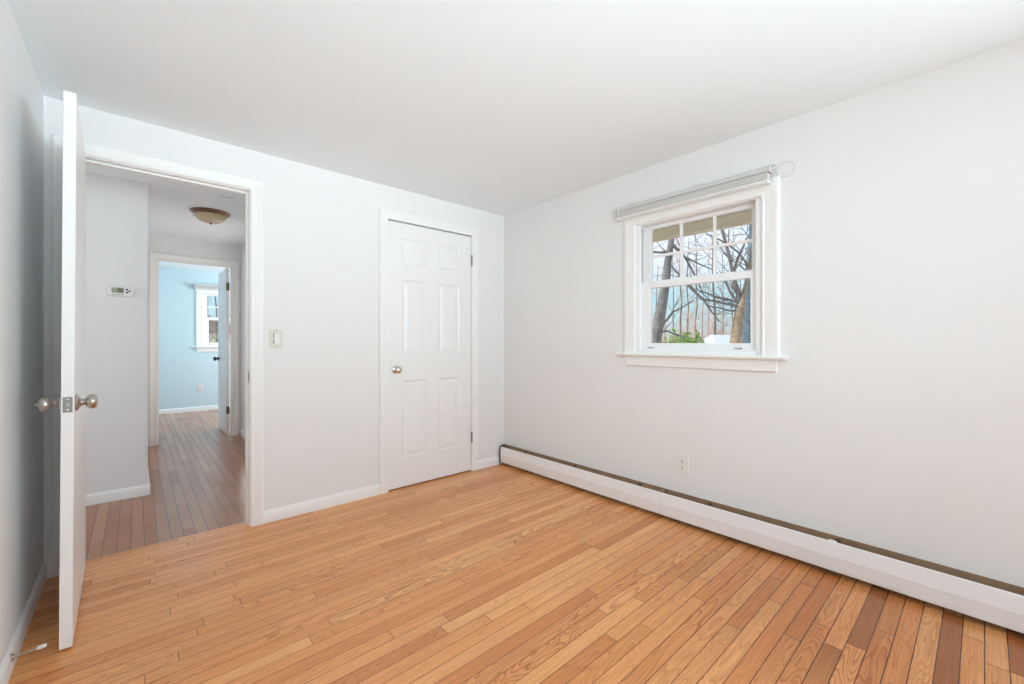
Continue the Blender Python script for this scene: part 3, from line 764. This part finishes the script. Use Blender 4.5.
D = 8.0
tree('bare_tree', 'leaning grey tree trunk at the left side of the window view', (*at(648, 342, D).xy, GZ),
     R(D, (645, 447, 17), (652, 360, 13), (656, 335, 11.8), (661.5, 307, 10), (666, 280, 8.4), (668.5, 258, 6.8), (671.5, 240, 5.5), (674, 215, 4.8), (677, 170, 4.4), (683, 100, 3.5), (690, 20, 2)),
     [R(D, (668, 252, 3.5), (661, 252.5, 2.6), (652, 252, 2), (640, 248, 1.5), (622, 236, 1)),
      R(D, (671, 243, 3), (676, 248, 3), (680, 252, 2.4), (685, 257, 2.4), (690, 266, 2), (697, 280, 1.6), (702, 291, 1)),
      R(D, (685, 257, 2), (695, 262, 1.6), (706, 267, 1.2), (716, 271, .8)),
      R(D, (660, 326, 2.6), (667, 320, 2.2), (673, 312, 1.8), (683, 307, 1.4), (694, 300, .8)),
      R(D, (660, 332, 2.6), (668, 331, 1.9), (676, 335, 1.5), (686, 338, 1)),
      R(D, (674, 215, 4), (668, 195, 3), (655, 170, 2), (640, 150, 1))],
     BARK, BARK, 3, twigs=7, tl=0.75)
D = 9.0
tree('bare_tree', 'broad tan forked tree at the right side of the window view', (*at(734, 342, D).xy, GZ),
     R(D, (730, 440, 15), (734, 360, 11.5), (735.5, 342, 10.5), (738, 322, 9.5), (740.5, 308, 8.5), (743, 297, 5), (746, 285, 3.8), (749, 268, 3.2), (752, 250, 2.8), (757, 215, 2.4), (762, 160, 1.6)),
     [R(D, (740, 314, 4.6), (739.5, 304, 4.2), (737, 290, 3.8), (733, 275, 3.5), (729, 255, 3.2), (723.5, 235, 3), (718, 215, 2.8), (712, 180, 3), (704, 110, 2)),
      R(D, (740, 307, 2.8), (727, 304, 2.4), (714, 301, 2.3), (703, 299.5, 2.8), (695, 292, 2.7), (688, 285, 2.5), (679, 275, 2), (668, 262, 1.6)),
      R(D, (703, 299, 2.2), (709, 308, 1.9), (715, 316, 1.5), (719, 322, 1)),
      R(D, (740, 304, 2.6), (728, 299, 2.2), (716, 297, 1.8), (704, 292, 1.4), (694, 289, .8)),
      R(D, (740, 310, 2.4), (730, 311, 2), (720, 308, 1.6), (708, 306, .9)),
      R(D, (733, 274, 3.2), (738, 258, 2.6), (743, 247, 2), (748, 236, 1.2)),
      R(D, (736, 300, 2.6), (730, 292, 2.2), (726, 282, 1.8), (721, 272, 1)),
      R(D, (750, 272, 2.6), (745, 261, 2.2), (738, 252, 1.8), (730, 246, 1.7), (720, 240, 1.5), (706, 234, 1))],
     BARKTAN, BARK, 5, twigs=6, tl=0.8)
D = 10.5
tree('bare_tree', 'blue grey trunk at the far right edge of the window view', (*at(748, 342, D).xy, GZ),
     R(D, (746, 420, 13), (747.5, 350, 11), (748, 325, 10.5), (748.8, 300, 9.5), (749.5, 275, 8.5), (752, 240, 7), (755, 190, 5.5), (759, 120, 4)),
     [R(D, (748, 325, 4), (744, 316, 3), (739, 312, 2), (732, 303, 1)), R(D, (751, 270, 4), (758, 255, 3), (768, 240, 2), (780, 220, 1))],
     BARKBLUE, BARKBLUE, 8, twigs=6, tl=0.8)

# woods behind: each tree on its own
rng = random.Random(21)
def woods(px, d, w, seed, h=None, lean=0, label=None, group='bare trees in the woods behind the yard', mat=BARKFAR):
    top = at(px + lean, 342, d); base = at(px, 342, d); base.z = GZ; top.z = h or 1.12 + d * rng.uniform(0.16, 0.27)
    r = w / 2.6 / FPX * d
    n = 9
    tr = [(base.lerp(top, i / (n - 1)) + Vector((rng.uniform(-1, 1), rng.uniform(-1, 1), 0)) * 0.06 * (i > 0), r * (1 - 0.75 * i / (n - 1))) for i in range(n)]
    rg = random.Random(seed)
    t = empty('woodland_tree', base, label, 'tree', group)
    MB().tube([p for p, _ in tr], [q for _, q in tr], 7).build('trunk', mat, t, smooth=60)
    for k_ in range(10):
        m = MB(); f = rg.uniform(0.12, 0.97); i = min(n - 2, int(f * (n - 1)))
        p = tr[i][0].lerp(tr[i + 1][0], f * (n - 1) - i)
        twig(m, p, (rg.uniform(-1, 1), rg.uniform(-1, 1), rg.uniform(0.2, 1)), rg.uniform(0.8, 1.7), max(0.007, r * 0.2), 2, rg, 4, 0.2, 3)
        m.build('branch', TWIG if seed % 2 else mat, t, smooth=60)
WL = 'slim bare tree in the woods seen through the bedroom window'
specs = [(626, 24, 3), (643, 30, 3), (655, 22, 2.2), (667, 27, 2.0), (675, 34, 1.8), (680, 19, 3.6), (686, 24, 2.8), (696.5, 21, 2.6), (703, 31, 1.8), (709, 26, 1.6),
         (716, 18, 4.4), (724, 28, 2.0), (731, 23, 2.0), (744, 29, 2.4), (757, 22, 3), (775, 26, 3), (800, 24, 3), (600, 27, 3)]
for i, (px, d, w) in enumerate(specs):
    woods(px, d, w, 100 + i, lean=rng.uniform(-4, 4), label=WL)

# reddish bare brush at the foot of the woods
rngb = random.Random(5)
brush = MB()
for i, (px, d, hh) in enumerate([(640, 20, 2.2), (655, 21, 2.4), (668, 18, 2.5), (680, 20, 2.4), (692, 18.5, 2.1), (704, 21, 2.2), (716, 19, 2.0), (727, 20.5, 2.1), (738, 19, 2.3), (752, 21, 2.3), (770, 20, 2.2)]):
    b0 = at(px, 342, d); b0.z = GZ
    m = brush
    for k_ in range(46):
        a = rngb.uniform(0, 2 * PI); q = b0 + Vector((math.cos(a), math.sin(a), 0)) * rngb.uniform(0, 0.55)
        twig(m, q, (math.cos(a) * 0.55, math.sin(a) * 0.55, 1), (hh + 0.7) * rngb.uniform(0.6, 1.1), 0.010, 2, rngb, 3, 0.3, 2)
tag(brush.build('undergrowth', TWIG, origin=(*at(704, 342, 20).xy, GZ)), 'reddish leafless undergrowth at the foot of the woods outside the bedroom window', 'undergrowth', kind='stuff')

def evergreen(px0, px1, py, d, label, seed, nleaf=3600, name='evergreen_shrub', name_cat='shrub'):
    rg = random.Random(seed)
    c = at((px0 + px1) / 2, 342, d); hw = (px1 - px0) / 2 / FPX * d
    top = at(0, py, d).z
    r = empty(name, (c.x, c.y, GZ), label, name_cat)
    m = MB()
    for _ in range(nleaf):
        # points on the upper shell of a lumpy mound, leaves as small bent blades
        a = rg.uniform(-1, 1); a2 = rg.uniform(-1, 1)
        k_ = 1 - a ** 4 * 0.75
        zz = GZ + (top - GZ) * (0.25 + 0.75 * k_ * math.sqrt(max(0, 1 - a2 * a2)) * (0.9 + 0.12 * math.sin(a * 17))) * rg.uniform(0.80, 1.0)
        p = Vector((c.x, c.y, 0)) + RT * (a * hw) + FW * (a2 * 0.8); p.z = zz
        u = Vector((rg.uniform(-1, 1), rg.uniform(-1, 1), rg.uniform(0.0, 1.2))).normalized(); v = u.cross(Vector((rg.uniform(-1, 1), rg.uniform(-1, 1), rg.uniform(-1, 1)))).normalized()
        L, Wd = rg.uniform(0.07, 0.13), rg.uniform(0.018, 0.03)
        m.add([p, p + u * L * 0.5 + v * Wd + Vector((0, 0, 0.01)), p + u * L, p + u * L * 0.5 - v * Wd + Vector((0, 0, 0.01))], [(0, 1, 2), (0, 2, 3)])
    m.build('foliage', LEAF, r)
    m = MB()
    for i in range(9):
        a = (i - 4) / 4.5
        p = Vector((c.x, c.y, GZ)) + RT * (a * hw * 0.8)
        m.tube([p, p + RT * (a * 0.15) + Vector((0, 0, (top - GZ) * 0.55)), p + RT * (a * 0.2) + Vector((0, 0, (top - GZ) * 0.72 * (1 - 0.5 * a * a)))], [0.03, 0.02, 0.008], 6)
    m.build('stems', BARK, r)
evergreen(654, 712, 331.5, 11.5, 'low green evergreen bushes below the leaning trunk outside the bedroom window', 31)

# white roofed shed
s0 = at(727, 342, 16.5)
sh = empty('garden_shed', (s0.x, s0.y, GZ), 'low shed with a white roof behind the forked tree outside', 'shed')
ax, ay = RT, FW
def obox(mb, c, hx, hy, z0, z1):
    q = [Vector((c.x, c.y, 0)) + ax * sx * hx + ay * sy * hy for sx, sy in ((-1, -1), (1, -1), (1, 1), (-1, 1))]
    return mb.add([(p.x, p.y, z0) for p in q] + [(p.x, p.y, z1) for p in q], [(0,3,2,1),(4,5,6,7),(0,1,5,4),(1,2,6,5),(2,3,7,6),(3,0,4,7)])
obox(MB(), s0, 0.80, 0.8, GZ, 0.93).build('wall', SIDING, sh)
rr = [Vector((s0.x, s0.y, 0)) + ax * a + ay * b for a, b in ((-0.90, -1.0), (0.98, -1.0), (0.98, 1.0), (-0.90, 1.0))]
rt_ = [Vector((s0.x, s0.y, 0)) + ax * a + ay * b for a, b in ((-0.60, -0.1), (0.97, -0.1), (0.97, 0.1), (-0.60, 0.1))]
MB().loft([[(p.x, p.y, 0.90) for p in rr], [(p.x, p.y, 0.96) for p in rr], [(p.x, p.y, 1.40) for p in rt_]]).build('roof', ROOFW, sh)
obox(MB(), s0 + ax * -0.2 + ay * -0.8, 0.38, 0.02, GZ + 0.05, 0.8).build('shed_door', HOUSEW, sh)

# ------------------------------------------------------------------ seen through the blue room window
hb = at(199, 342, 30)
hs = empty('neighbour_house', (hb.x, hb.y, GZ), 'distant white and tan house seen through the blue room window', 'house')
obox(MB(), at(196, 342, 30), 0.95, 2.0, GZ, 2.45).build('brick_wall', BRICK, hs)
obox(MB(), at(219, 342, 30.3), 0.80, 2.0, GZ, 1.75).build('wall', HOUSEW, hs)
c_ = at(203, 342, 30)
q0 = [Vector((c_.x, c_.y, 0)) + ax * a + ay * b for a, b in ((-1.7, -2.3), (2.1, -2.3), (2.1, 2.3), (-1.7, 2.3))]
q1 = [Vector((c_.x, c_.y, 0)) + ax * a + ay * b for a, b in ((-1.5, -0.1), (0.4, -0.1), (0.4, 0.1), (-1.5, 0.1))]
MB().loft([[(p.x, p.y, 1.72) for p in q0], [(p.x, p.y, 1.80) for p in q0], [(p.x, p.y, 3.0) for p in q1]]).build('roof', ROOFD, hs)
evergreen(198, 234, 337, 13, 'dark green bush below the blue room window outside', 33, 1500)
for i, (px, d, w) in enumerate([(200, 22, 1.8), (208, 18, 1.6), (214.5, 14, 2.2), (219, 12.5, 1.8), (226, 17, 2), (236, 15, 2)]):
    woods(px, d, w, 300 + i, h=rng.uniform(6, 9), lean=rng.uniform(-5, 5), label='slim bare tree outside the blue room window', group='bare trees outside the blue room window', mat=BARK)
